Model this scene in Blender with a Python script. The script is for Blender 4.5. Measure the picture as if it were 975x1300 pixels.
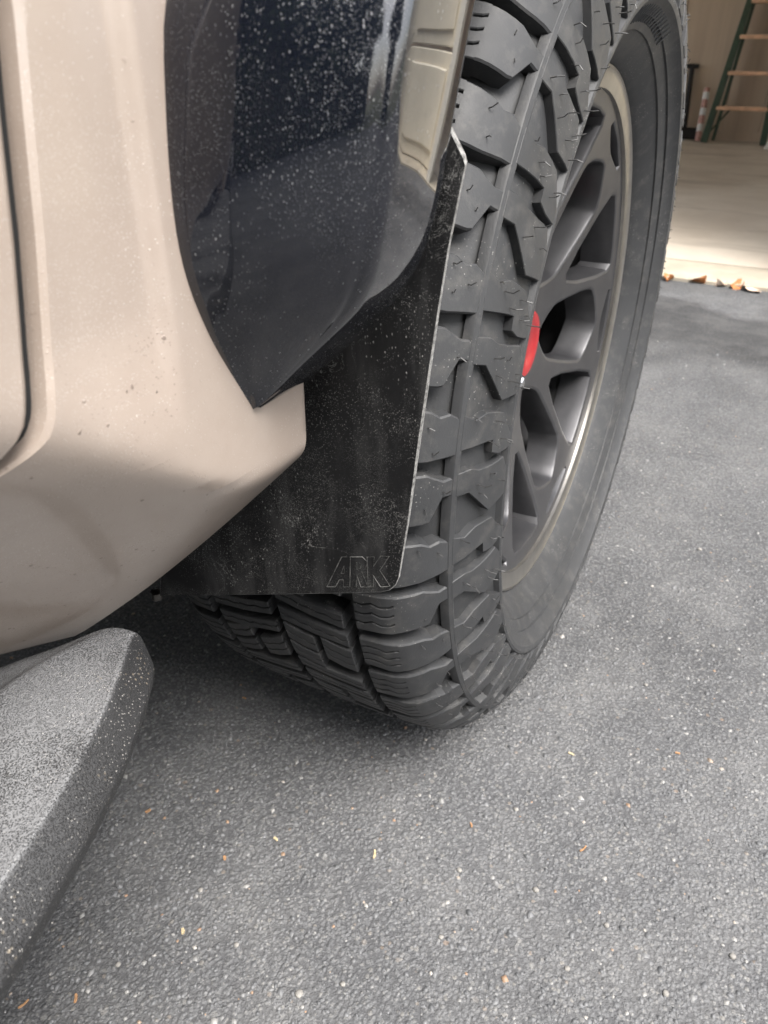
import bpy, math, random
import numpy as np
from mathutils import Vector, Matrix, noise

random.seed(7); rng = np.random.default_rng(11)
for o in list(bpy.data.objects): bpy.data.objects.remove(o)
scene = bpy.context.scene
COL = scene.collection

# ------------------------------------------------------------------ camera
# world: +Y truck forward, +X to the truck's right, metres; front right wheel hub stands over the origin
CAM = Vector((0.28973, -0.79348, 0.69249))
CR = Vector((0.89246, 0.45111, 0.00429)); CU = Vector((-0.23696, 0.46065, 0.85537)); CF = Vector((-0.38388, 0.76440, -0.51800))
cam_d = bpy.data.cameras.new('camera'); cam = bpy.data.objects.new('camera', cam_d); COL.objects.link(cam)
m = Matrix((CR, CU, -CF)).transposed().to_4x4(); m.translation = CAM
cam.matrix_world = m
cam_d.sensor_fit = 'HORIZONTAL'; cam_d.sensor_width = 36; cam_d.lens = 36
cam_d.clip_start = 0.02; cam_d.clip_end = 500
cam_d.dof.use_dof = True; cam_d.dof.focus_distance = 0.52; cam_d.dof.aperture_fstop = 19.0
scene.camera = cam

# ------------------------------------------------------------------ sky, sun, exposure
SUN_EL, SUN_AZ = math.radians(58), math.radians(122)      # azimuth clockwise from +Y: behind and to the right
w = bpy.data.worlds.new('World'); scene.world = w; w.use_nodes = True
nt = w.node_tree; nt.nodes.clear()
sky = nt.nodes.new('ShaderNodeTexSky'); sky.sky_type = 'NISHITA'; sky.sun_disc = False
sky.sun_elevation = SUN_EL; sky.sun_rotation = SUN_AZ; sky.dust_density = 4.0; sky.air_density = 1.2
hs = nt.nodes.new('ShaderNodeHueSaturation'); hs.inputs['Saturation'].default_value = 0.38
bg = nt.nodes.new('ShaderNodeBackground'); bg.inputs['Strength'].default_value = 0.15
wo = nt.nodes.new('ShaderNodeOutputWorld')
nt.links.new(sky.outputs[0], hs.inputs['Color']); nt.links.new(hs.outputs[0], bg.inputs[0]); nt.links.new(bg.outputs[0], wo.inputs[0])
sl = bpy.data.lights.new('sun', 'SUN'); sl.energy = 1.4; sl.angle = math.radians(30); sl.color = (1, .965, .91)
so = bpy.data.objects.new('sun', sl); COL.objects.link(so)
sd = Vector((math.sin(SUN_AZ) * math.cos(SUN_EL), math.cos(SUN_AZ) * math.cos(SUN_EL), math.sin(SUN_EL)))
so.rotation_euler = sd.to_track_quat('Z', 'Y').to_euler(); so.location = (4, -3, 6)
vs = scene.view_settings; vs.view_transform = 'Standard'; vs.look = 'None'; vs.exposure = 1.95; vs.gamma = 1; vs.use_curve_mapping = False

# ------------------------------------------------------------------ helpers
def ray(px, py): return CF * 975 + CR * (px - 487.5) - CU * (py - 650)
def on(px, py, ax, val):
    d = ray(px, py); return CAM + d * ((val - CAM[ax]) / d[ax])
def ip(x, pts):                                           # piecewise linear, pts sorted by first
    if x <= pts[0][0]: return pts[0][1]
    for (a, b), (c, d) in zip(pts, pts[1:]):
        if x <= c: return b + (d - b) * (x - a) / (c - a)
    return pts[-1][1]
def sm(a, b, x):
    t = min(1, max(0, (x - a) / (b - a))); return t * t * (3 - 2 * t)

class MB:
    def __init__(s): s.v = []; s.f = []; s.mi = []
    def add(s, vs_, fs, mi=0):
        n = len(s.v); s.v += [tuple(p) for p in vs_]
        for f in fs: s.f.append([i + n for i in f]); s.mi.append(mi)
    def box(s, c, d, rot=None, mi=0, bev=0):
        cx, cy, cz = c; hx, hy, hz = d[0] / 2, d[1] / 2, d[2] / 2
        if bev <= 0:
            P = [Vector((x * hx, y * hy, z * hz)) for z in (-1, 1) for y in (-1, 1) for x in (-1, 1)]
            F = [(0, 2, 3, 1), (4, 5, 7, 6), (0, 1, 5, 4), (2, 6, 7, 3), (0, 4, 6, 2), (1, 3, 7, 5)]
        else:
            P = []; b = min(bev, hx * .9, hy * .9, hz * .9)
            idx = {}
            for z in (-1, 1):
                for y in (-1, 1):
                    for x in (-1, 1):
                        for ax in range(3):
                            q = [x * hx, y * hy, z * hz]; sgn = (x, y, z)
                            for k in range(3):
                                if k != ax: q[k] -= sgn[k] * b
                            idx[(x, y, z, ax)] = len(P); P.append(Vector(q))
            F = []
            for ax in range(3):
                o1, o2 = [(1, 2), (2, 0), (0, 1)][ax]
                for sg in (-1, 1):
                    q = []
                    for (p1, p2) in ((-1, -1), (1, -1), (1, 1), (-1, 1)):
                        t = [0, 0, 0]; t[ax] = sg; t[o1] = p1; t[o2] = p2; q.append(idx[(*t, ax)])
                    F.append(q if sg > 0 else q[::-1])
            for ax in range(3):                            # edge strips along axis ax
                o1, o2 = [(1, 2), (2, 0), (0, 1)][ax]
                for p1 in (-1, 1):
                    for p2 in (-1, 1):
                        def g(e, fa):
                            t = [0, 0, 0]; t[ax] = e; t[o1] = p1; t[o2] = p2; return idx[(*t, fa)]
                        q = [g(-1, o1), g(1, o1), g(1, o2), g(-1, o2)]
                        F.append(q if p1 * p2 < 0 else q[::-1])
            for z in (-1, 1):
                for y in (-1, 1):
                    for x in (-1, 1):
                        q = [idx[(x, y, z, a)] for a in range(3)]
                        F.append(q if x * y * z > 0 else q[::-1])
        if rot is not None: P = [rot @ p for p in P]
        s.add([(p.x + cx, p.y + cy, p.z + cz) for p in P], F, mi)
    def tube(s, pts, rad, n=8, mi=0, cap=True):
        pts = [Vector(p) for p in pts]; rings = []; rr = rad if isinstance(rad, (list, tuple)) else [rad] * len(pts)
        prev = None
        for i, p in enumerate(pts):
            t = (pts[min(i + 1, len(pts) - 1)] - pts[max(i - 1, 0)]).normalized()
            a = prev if prev is not None else (Vector((0, 0, 1)) if abs(t.z) < .9 else Vector((1, 0, 0)))
            u = (a - t * a.dot(t)).normalized(); prev = u; v2 = t.cross(u)
            rings.append([p + (u * math.cos(k * 2 * math.pi / n) + v2 * math.sin(k * 2 * math.pi / n)) * rr[i] for k in range(n)])
        V = [q for r_ in rings for q in r_]; F = []
        for i in range(len(pts) - 1):
            for k in range(n):
                F.append((i * n + k, i * n + (k + 1) % n, (i + 1) * n + (k + 1) % n, (i + 1) * n + k))
        if cap: F.append(list(range(n))[::-1]); F.append([(len(pts) - 1) * n + k for k in range(n)])
        s.add(V, F, mi)
    def grid(s, rows, close_u=False, mi=0):
        nr, nc = len(rows), len(rows[0]); V = [p for r_ in rows for p in r_]; F = []
        for i in range(nr - 1):
            for j in range(nc if close_u else nc - 1):
                F.append((i * nc + j, i * nc + (j + 1) % nc, (i + 1) * nc + (j + 1) % nc, (i + 1) * nc + j))
        s.add(V, F, mi)
    def prism(s, poly, axis_pt, ext, mi=0):                # poly: list of Vector, ext: Vector
        n = len(poly); V = list(poly) + [Vector(p) + ext for p in poly]
        F = [list(range(n))[::-1], list(range(n, 2 * n))] + [(i, (i + 1) % n, n + (i + 1) % n, n + i) for i in range(n)]
        s.add(V, F, mi)
    def mesh(s, name, mats, smooth=None):
        me = bpy.data.meshes.new(name); me.from_pydata(s.v, [], s.f); me.update()
        for mt in (mats if isinstance(mats, list) else [mats]): me.materials.append(mt)
        if any(s.mi): me.polygons.foreach_set('material_index', s.mi)
        if smooth is not None:
            me.shade_smooth()
            try: me.set_sharp_from_angle(angle=math.radians(smooth))
            except Exception: pass
        me.update(); return me
    def build(s, name, mats, parent=None, smooth=None, fixn=False):
        me = s.mesh(name, mats, smooth)
        if fixn:
            import bmesh
            b = bmesh.new(); b.from_mesh(me); bmesh.ops.recalc_face_normals(b, faces=b.faces); b.to_mesh(me); b.free()
        return place(name, me, parent)
def place(name, me, parent=None, loc=None, rot=None):
    o = bpy.data.objects.new(name, me); COL.objects.link(o)
    if parent is not None: o.parent = parent
    if loc is not None: o.location = loc
    if rot is not None: o.rotation_euler = rot
    return o
def tag(o, label, cat, group=None):
    o['label'] = label; o['category'] = cat
    if group: o['group'] = group
    return o
def thing(name, label, cat, loc=(0, 0, 0), group=None):
    o = bpy.data.objects.new(name, None); COL.objects.link(o); o.location = loc; o.empty_display_size = .1
    return tag(o, label, cat, group)

# ------------------------------------------------------------------ materials
def mat(name):
    m_ = bpy.data.materials.new(name); m_.use_nodes = True; n = m_.node_tree; n.nodes.clear()
    out = n.nodes.new('ShaderNodeOutputMaterial'); b = n.nodes.new('ShaderNodeBsdfPrincipled'); n.links.new(b.outputs[0], out.inputs[0])
    return m_, n, b
def N(n, t, **kw):
    x = n.nodes.new(t)
    for k, v in kw.items():
        if k in ('ops',): continue
        setattr(x, k, v)
    return x
def coords(n, scale=1.0, which='Object', vec=None):
    tc = N(n, 'ShaderNodeTexCoord'); mp = N(n, 'ShaderNodeMapping')
    mp.inputs['Scale'].default_value = vec if vec else (scale,) * 3
    n.links.new(tc.outputs[which], mp.inputs[0]); return mp.outputs[0]
def noise_t(n, c, scale, detail=4, rough=.55, dist=0):
    t = N(n, 'ShaderNodeTexNoise'); t.inputs['Scale'].default_value = scale; t.inputs['Detail'].default_value = detail
    t.inputs['Roughness'].default_value = rough; t.inputs['Distortion'].default_value = dist
    n.links.new(c, t.inputs['Vector']); return t.outputs['Fac']
def vor(n, c, scale, feature='F1', rnd=1.0):
    t = N(n, 'ShaderNodeTexVoronoi', feature=feature); t.inputs['Scale'].default_value = scale; t.inputs['Randomness'].default_value = rnd
    n.links.new(c, t.inputs['Vector']); return t
def ramp(n, x, stops, interp='LINEAR'):
    r_ = N(n, 'ShaderNodeValToRGB'); cr = r_.color_ramp; cr.interpolation = interp
    while len(cr.elements) < len(stops): cr.elements.new(.5)
    for e, (p, c) in zip(cr.elements, stops):
        e.position = p; e.color = (c, c, c, 1) if not isinstance(c, tuple) else (*c, 1)
    n.links.new(x, r_.inputs[0]); return r_.outputs[0]
def mix(n, f, a, b, mode='MIX'):
    x = N(n, 'ShaderNodeMix', data_type='RGBA', blend_type=mode)
    for k, s_, v in ((0, x.inputs[0], f), (1, x.inputs[6], a), (2, x.inputs[7], b)):
        if isinstance(v, (int, float)): s_.default_value = v if k == 0 else (v, v, v, 1)
        elif isinstance(v, tuple): s_.default_value = (*v, 1)
        else: n.links.new(v, s_)
    return x.outputs[2]
def mth(n, op, a, b=0.0, clamp=False):
    x = N(n, 'ShaderNodeMath', operation=op, use_clamp=clamp)
    for s_, v in ((x.inputs[0], a), (x.inputs[1], b)):
        if isinstance(v, (int, float)): s_.default_value = v
        else: n.links.new(v, s_)
    return x.outputs[0]
def bump(n, b, h, strength=.3, dist=.002, prev=None):
    x = N(n, 'ShaderNodeBump'); x.inputs['Strength'].default_value = strength; x.inputs['Distance'].default_value = dist
    n.links.new(h, x.inputs['Height'])
    if prev is not None: n.links.new(prev, x.inputs['Normal'])
    n.links.new(x.outputs[0], b.inputs['Normal']); return x.outputs[0]
def setv(b, **kw):
    for k, v in kw.items(): b.inputs[k.replace('_', ' ')].default_value = (*v, 1) if isinstance(v, tuple) else v

def specks(n, c, scale, lo, hi, mask_scale, mlo, mhi, size=.16):
    """sparse fine flecks: cells of a voronoi kept where a random value and a patch mask allow"""
    v = vor(n, c, scale); wob = noise_t(n, c, scale * 1.7, 2)
    d = mth(n, 'ADD', v.outputs['Distance'], mth(n, 'MULTIPLY', mth(n, 'SUBTRACT', wob, .5), .65))
    dot = ramp(n, d, [(size * .6, 1.0), (size * 1.25, 0.0)])
    sep = N(n, 'ShaderNodeSeparateColor'); n.links.new(v.outputs['Color'], sep.inputs[0])
    keep = ramp(n, sep.outputs[0], [(lo, 0.0), (hi, 1.0)])
    msk = ramp(n, noise_t(n, c, mask_scale, 3, .6), [(mlo, 0.0), (mhi, 1.0)])
    return mth(n, 'MULTIPLY', mth(n, 'MULTIPLY', dot, keep), msk)

def m_simple(name, col, rough=.5, metal=0.0, nscale=30, var=.25, bstr=.1, bd=.001, coat=0.0):
    m_, n, b = mat(name); c = coords(n)
    f = noise_t(n, c, nscale, 5)
    n.links.new(mix(n, ramp(n, f, [(.3, 0.0), (.7, 1.0)]), tuple(x * (1 - var) for x in col), tuple(min(1, x * (1 + var)) for x in col)), b.inputs['Base Color'])
    setv(b, Roughness=rough, Metallic=metal, Coat_Weight=coat)
    if bstr: bump(n, b, noise_t(n, c, nscale * 6, 3), bstr, bd)
    return m_

def m_paint():
    m_, n, b = mat('tan_paint'); c = coords(n)
    base = mix(n, ramp(n, noise_t(n, c, 9, 3), [(.35, 0.0), (.7, 1.0)]), (.305, .25, .211), (.338, .279, .238))
    fl = vor(n, c, 2600); base = mix(n, ramp(n, fl.outputs['Distance'], [(.1, .16), (.3, 0.0)]), base, (.56, .49, .43))
    film = ramp(n, noise_t(n, c, 26, 6, .65), [(.42, 0.0), (.75, .20)])
    base = mix(n, film, base, (.47, .41, .36))
    s1 = specks(n, c, 620, .66, .78, 9, .44, .64, .18); s2 = specks(n, c, 1250, .5, .65, 14, .44, .62, .22)
    dk = mth(n, 'ADD', specks(n, c, 230, .86, .9, 6, .4, .55, .16), mth(n, 'MULTIPLY', specks(n, c, 700, .6, .75, 11, .42, .6, .24), .75), True)
    dirt = mth(n, 'ADD', s1, s2, True)
    base = mix(n, mth(n, 'MULTIPLY', dirt, .62), base, (.64, .59, .54))
    base = mix(n, mth(n, 'MULTIPLY', dk, .7), base, (.13, .095, .075))
    n.links.new(base, b.inputs['Base Color'])
    setv(b, Metallic=.12, Coat_Weight=.8, Coat_Roughness=.12)
    n.links.new(mth(n, 'ADD', .36, mth(n, 'MULTIPLY', dirt, .3)), b.inputs['Roughness'])
    x = bump(n, b, noise_t(n, c, 240, 3), .05, .0006); bump(n, b, mth(n, 'ADD', dirt, dk), .5, .0006, x)
    return m_
def m_gloss():
    m_, n, b = mat('gloss_black'); c = coords(n); cs = coords(n, vec=(1, 1, .62))
    film = ramp(n, noise_t(n, c, 16, 5, .6), [(.4, 0.0), (.8, 1.0)])
    base = mix(n, mth(n, 'MULTIPLY', film, .02), (.004, .005, .009), (.14, .145, .15))
    s1 = specks(n, cs, 560, .72, .82, 13, .40, .62, .17); s2 = specks(n, cs, 1050, .5, .65, 17, .42, .62, .20); s3 = specks(n, cs, 1900, .35, .55, 23, .42, .62, .24)
    dirt = mth(n, 'ADD', s1, mth(n, 'ADD', mth(n, 'MULTIPLY', s2, .7), mth(n, 'MULTIPLY', s3, .45)), True)
    base = mix(n, mth(n, 'MULTIPLY', dirt, .42), base, (.40, .40, .40))
    n.links.new(base, b.inputs['Base Color'])
    n.links.new(mth(n, 'ADD', mth(n, 'ADD', .05, mth(n, 'MULTIPLY', film, .05)), mth(n, 'MULTIPLY', dirt, .5)), b.inputs['Roughness'])
    setv(b, IOR=1.5, Specular_IOR_Level=.3, Coat_Weight=1.0, Coat_IOR=1.6, Coat_Roughness=.015)
    bump(n, b, dirt, .4, .0005)
    return m_
def m_flap():
    m_, n, b = mat('flap_plastic'); c = coords(n); cs = coords(n, vec=(1, 1, .16)); ct = coords(n, vec=(1, 1, .5))
    streak = ramp(n, noise_t(n, cs, 60, 4, .6), [(.5, 0.0), (.78, 1.0)])
    base = mix(n, mth(n, 'MULTIPLY', streak, .30), (.007, .007, .0075), (.11, .11, .11))
    s1 = specks(n, ct, 700, .6, .75, 13, .42, .62, .20); s2 = specks(n, c, 1000, .35, .55, 20, .43, .6, .25); s3 = specks(n, c, 1900, .3, .5, 30, .45, .62, .28)
    sc = ramp(n, mth(n, 'ABSOLUTE', mth(n, 'SUBTRACT', noise_t(n, c, 34, 5, .62, 1.5), .5)), [(.0, 1.0), (.007, 0.0)])
    sc = mth(n, 'MULTIPLY', sc, ramp(n, noise_t(n, c, 12, 2), [(.52, 0.0), (.62, .6)]))
    dirt = mth(n, 'ADD', mth(n, 'ADD', s1, sc), mth(n, 'ADD', mth(n, 'MULTIPLY', s2, .75), mth(n, 'MULTIPLY', s3, .6)), True)
    base = mix(n, mth(n, 'MULTIPLY', dirt, .55), base, (.40, .395, .38))
    n.links.new(base, b.inputs['Base Color'])
    n.links.new(mth(n, 'ADD', .42, mth(n, 'MULTIPLY', dirt, .4)), b.inputs['Roughness']); setv(b, Specular_IOR_Level=.3)
    x = bump(n, b, noise_t(n, c, 900, 2), .12, .0004); bump(n, b, dirt, .4, .0005, x)
    return m_
def m_step():
    m_, n, b = mat('step_plastic'); c = coords(n)
    g = vor(n, c, 1150); grain = ramp(n, g.outputs['Distance'], [(.18, 1.0), (.55, 0.0)]); fine = noise_t(n, c, 1500, 3, .6)
    patch = ramp(n, noise_t(n, c, 11, 6, .65), [(.34, 0.0), (.62, 1.0)])
    geo = N(n, 'ShaderNodeNewGeometry'); sx = N(n, 'ShaderNodeSeparateXYZ'); n.links.new(geo.outputs['True Normal'], sx.inputs[0])
    up = ramp(n, sx.outputs[2], [(.62, .06), (.98, 1.0)])                      # dust settles on what faces up
    val = mth(n, 'ADD', mth(n, 'MULTIPLY', mth(n, 'SUBTRACT', 1.0, grain), .55), mth(n, 'MULTIPLY', fine, .75))
    val = mth(n, 'ADD', val, mth(n, 'MULTIPLY', mth(n, 'SUBTRACT', patch, .5), .55))
    dust = mth(n, 'MULTIPLY', ramp(n, val, [(.42, 0.0), (.98, 1.0)]), up)
    base = mix(n, mth(n, 'MULTIPLY', dust, .50), (.011, .011, .012), (.34, .345, .355))
    s = specks(n, c, 700, .55, .7, 9, .45, .6, .24)
    base = mix(n, mth(n, 'MULTIPLY', s, .7), base, (.5, .48, .45))
    so_ = specks(n, c, 420, .62, .7, 26, .60, .66, .3)
    base = mix(n, mth(n, 'MULTIPLY', so_, .4), base, (.36, .30, .22))
    n.links.new(base, b.inputs['Base Color']); setv(b, Roughness=.62)
    x = bump(n, b, grain, .7, .0012); bump(n, b, noise_t(n, c, 300, 4), .3, .001, x)
    return m_
def m_rubber(name='rubber', col=(.030, .031, .033), dust=.45):
    m_, n, b = mat(name); tc = N(n, 'ShaderNodeTexCoord')
    geo = N(n, 'ShaderNodeNewGeometry'); c = geo.outputs['Position']
    f = ramp(n, noise_t(n, c, 22, 6, .65), [(.32, 0.0), (.75, 1.0)])
    base = mix(n, f, tuple(x * .86 for x in col), tuple(x * 1.18 for x in col))
    d = mth(n, 'MULTIPLY', ramp(n, noise_t(n, c, 60, 6, .7), [(.50, 0.0), (.85, 1.0)]), dust)
    base = mix(n, d, base, (.125, .118, .108))
    s = specks(n, c, 520, .72, .8, 15, .5, .62, .2)
    base = mix(n, mth(n, 'MULTIPLY', s, .6), base, (.4, .39, .37))
    n.links.new(base, b.inputs['Base Color'])
    n.links.new(mth(n, 'ADD', .48, mth(n, 'MULTIPLY', f, .2)), b.inputs['Roughness'])
    setv(b, Specular_IOR_Level=.42)
    x = bump(n, b, noise_t(n, c, 700, 3), .25, .0005); bump(n, b, noise_t(n, c, 160, 5), .15, .0008, x)
    return m_
def m_asphalt():
    m_, n, b = mat('asphalt'); c = coords(n)
    v1 = vor(n, c, 250); v2 = vor(n, c, 520); v3 = vor(n, c, 85)
    sep = N(n, 'ShaderNodeSeparateColor'); n.links.new(v1.outputs['Color'], sep.inputs[0])
    sep2 = N(n, 'ShaderNodeSeparateColor'); n.links.new(v2.outputs['Color'], sep2.inputs[0])
    stone = ramp(n, sep.outputs[0], [(0, (.10, .102, .106)), (.45, (.122, .124, .129)), (.85, (.145, .147, .152)), (.95, (.18, .178, .172)), (.99, (.22, .21, .19)), (1, (.20, .145, .10))])
    fine = ramp(n, sep2.outputs[1], [(0, (.088, .09, .094)), (.6, (.132, .134, .139)), (.9, (.185, .185, .185)), (1, (.28, .27, .255))])
    tar = ramp(n, v1.outputs['Distance'], [(.42, 0.0), (.62, 1.0)])
    base = mix(n, tar, mix(n, .45, stone, fine), (.082, .083, .087))
    v3 = vor(n, c, 120); sp3 = N(n, 'ShaderNodeSeparateColor'); n.links.new(v3.outputs['Color'], sp3.inputs[0])
    big_st = mth(n, 'MULTIPLY', ramp(n, mth(n, 'ADD', v3.outputs['Distance'], mth(n, 'MULTIPLY', mth(n, 'SUBTRACT', noise_t(n, c, 300, 2), .5), .4)), [(.26, 1.0), (.36, 0.0)]), ramp(n, sp3.outputs[0], [(.80, 0.0), (.86, .6)]))
    base = mix(n, big_st, base, ramp(n, sp3.outputs[1], [(0, (.055, .056, .06)), (.4, (.13, .132, .138)), (.75, (.19, .19, .188)), (.93, (.26, .25, .235)), (1, (.22, .155, .11))]))
    big = ramp(n, noise_t(n, c, 1.7, 6, .62), [(.30, .56), (.5, .82), (.72, 1.0)])
    base = mix(n, 1.0, base, big, 'MULTIPLY')
    sy = N(n, 'ShaderNodeSeparateXYZ'); n.links.new(c, sy.inputs[0])                 # old damp stain along the garage edge
    yy = mth(n, 'ADD', sy.outputs[1], mth(n, 'MULTIPLY', mth(n, 'SUBTRACT', noise_t(n, c, 3.2, 5, .6), .5), .9))
    stn = ramp(n, mth(n, 'MULTIPLY', yy, .4), [(.46, 1.0), (.58, .48), (.70, .52), (.76, 1.15), (.83, .85)])
    base = mix(n, 1.0, base, stn, 'MULTIPLY')
    dust = mth(n, 'MULTIPLY', ramp(n, noise_t(n, c, 7, 6, .65), [(.45, 0.0), (.8, 1.0)]), .35)
    base = mix(n, dust, base, (.18, .177, .172))
    n.links.new(base, b.inputs['Base Color']); setv(b, Roughness=.78, Specular_IOR_Level=.4)
    h1 = ramp(n, v1.outputs['Distance'], [(0.0, 1.0), (.7, 0.0)]); h2 = ramp(n, v2.outputs['Distance'], [(0.0, 1.0), (.7, 0.0)])
    hh = mth(n, 'ADD', mth(n, 'MULTIPLY', h1, mth(n, 'ADD', .3, sep.outputs[1])), mth(n, 'MULTIPLY', h2, .5))
    x = bump(n, b, noise_t(n, c, 30, 4), .5, .006); bump(n, b, hh, .6, .0024, x)
    return m_
def m_stone():
    m_, n, b = mat('aggregate'); a = N(n, 'ShaderNodeAttribute', attribute_name='tone')
    col = ramp(n, a.outputs['Fac'], [(0, (.07, .072, .076)), (.50, (.098, .10, .104)), (.80, (.122, .124, .129)), (.92, (.165, .165, .163)), (.975, (.25, .245, .235)), (.985, (.32, .30, .275)), (.992, (.22, .15, .10)), (1, (.27, .17, .11))])
    n.links.new(col, b.inputs['Base Color']); setv(b, Roughness=.55)
    return m_
def m_concrete():
    m_, n, b = mat('concrete'); c = coords(n)
    f = ramp(n, noise_t(n, c, 1.8, 7, .62, .6), [(.36, 0.0), (.66, 1.0)])
    base = mix(n, f, (.46, .395, .32), (.60, .535, .45))
    ca = coords(n, vec=(.5, 2.2, 1)); st = ramp(n, noise_t(n, ca, 1.6, 4, .6), [(.56, 0.0), (.72, .7)])
    base = mix(n, st, base, (.27, .22, .175))
    n.links.new(base, b.inputs['Base Color']); setv(b, Roughness=.6)
    bump(n, b, noise_t(n, c, 60, 5), .15, .003)
    return m_
def m_panelwood(name, a, bcol):
    m_, n, b = mat(name); c = coords(n, vec=(9, 9, .6))
    f = ramp(n, noise_t(n, c, 1.5, 5, .6), [(.3, 0.0), (.7, 1.0)])
    n.links.new(mix(n, f, a, bcol), b.inputs['Base Color']); setv(b, Roughness=.7)
    return m_
def m_rim():
    m_, n, b = mat('rim_metal'); c = coords(n)
    f = ramp(n, noise_t(n, c, 40, 5, .65), [(.4, 0.0), (.8, 1.0)])
    n.links.new(mix(n, f, (.05, .05, .054), (.07, .07, .074)), b.inputs['Base Color'])
    setv(b, Metallic=.6, Roughness=.40, Coat_Weight=.25, Coat_Roughness=.35)
    bump(n, b, noise_t(n, c, 500, 2), .06, .0005)
    return m_

M_PAINT = m_paint(); M_GLOSS = m_gloss(); M_FLAP = m_flap(); M_STEP = m_step(); M_RUB = m_rubber()
M_ASPH = m_asphalt(); M_STONE = m_stone(); M_CONC = m_concrete(); M_RIM = m_rim()
M_EDGE = m_simple('scuffed_lit_edge', (.20, .197, .19), .6, 0, 400, .7, .3)  # worn cut edge of the flap, with its grazing highlight put into the colour
M_SCUFF = m_simple('scuffed_plastic', (.058, .058, .056), .6, 0, 300, .9, .3)
M_SEAL = m_simple('seal_rubber', (.005, .005, .005), .8, 0, 60, .3, 0)
M_DARK = m_simple('black_plastic', (.014, .014, .015), .6, 0, 60, .4, .2)
M_SPEW = m_simple('rubber_hair', (.03, .03, .03), .5, 0, 60, .2, 0)
M_LIP = m_simple('machined_lip', (.36, .345, .32), .30, .95, 60, .1, .02)
M_BARREL = m_simple('rim_barrel', (.035, .035, .037), .5, .5, 60, .2, .03)
M_RED = m_simple('red_cap', (.27, .006, .010), .45, 0, 60, .12, 0, coat=.3)
M_STEEL = m_simple('bright_steel', (.55, .55, .56), .25, 1, 60, .15, 0)
M_DISC = m_simple('brake_iron', (.09, .085, .08), .5, .8, 60, .3, .1)
M_GLASS = m_simple('dark_glass', (.012, .014, .016), .05, 0, 20, .1, 0)
M_LAMP = m_simple('lamp_glass', (.5, .5, .52), .08, .2, 20, .1, 0)
M_WALL = m_panelwood('garage_drywall', (.50, .39, .30), (.60, .48, .37))
M_WALL2 = m_panelwood('garage_board', (.56, .44, .335), (.66, .53, .41))
M_CEIL = m_simple('ceiling_plaster', (.80, .77, .72), .8, 0, 6, .08, .05)
M_CREAM = m_simple('cream_siding', (.74, .68, .56), .55, 0, 7, .06, .05)
M_TRIM = m_simple('cream_trim', (.72, .68, .60), .5, 0, 7, .06, .05)
M_LGREEN = m_simple('ladder_green', (.045, .075, .05), .5, 0, 30, .2, .05)
M_LRUNG = m_simple('ladder_step', (.80, .50, .33), .5, 0, 14, .25, .1)
M_BLACK = m_simple('black_tool', (.012, .010, .010), .6, 0, 30, .3, .1)
M_WHITE = m_simple('white_board', (.78, .77, .74), .5, 0, 10, .05, .05)
M_PINK = m_simple('red_white_stick', (.55, .30, .25), .5, 0, 60, .45, .1)
M_LEAF = m_simple('dry_leaf', (.36, .14, .045), .7, 0, 90, .35, .2)
M_LEAF2 = m_simple('pale_leaf', (.62, .48, .38), .7, 0, 90, .2, .2)
M_CHIP = m_simple('wood_chip', (.32, .18, .09), .7, 0, 200, .35, .3)
M_CHIP2 = m_simple('pale_wood_chip', (.42, .34, .21), .7, 0, 200, .3, .3)
M_PEB = m_simple('pebble', (.22, .21, .195), .8, 0, 150, .25, .2)
M_SOIL = m_simple('soil', (.07, .075, .04), .9, 0, 3, .35, .5, .02)

# ------------------------------------------------------------------ ground, driveway, garage floor
def sheet(name, x0, x1, y0, y1, z, mt, thick=.0):
    b = MB()
    if thick: b.box(((x0 + x1) / 2, (y0 + y1) / 2, z - thick / 2), (x1 - x0, y1 - y0, thick))
    else: b.add([(x0, y0, z), (x1, y0, z), (x1, y1, z), (x0, y1, z)], [(0, 1, 2, 3)])
    o = b.build(name, mt); o['kind'] = 'structure'; return o
TH_Y = 2.08
sheet('ground', -200, 200, -200, 200, -.03, M_SOIL)
sheet('driveway', -4.0, 6.5, -9.5, TH_Y, 0, M_ASPH)
sheet('garage_floor', -4.0, 6.5, TH_Y + .285, 7.3, .012, M_CONC, .04)
sheet('garage_threshold', -4.0, 6.5, TH_Y + .002, TH_Y + .279, .010, m_simple('threshold_concrete', (.38, .335, .265), .7, 0, 8, .15, .2, .003), .04)

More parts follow.
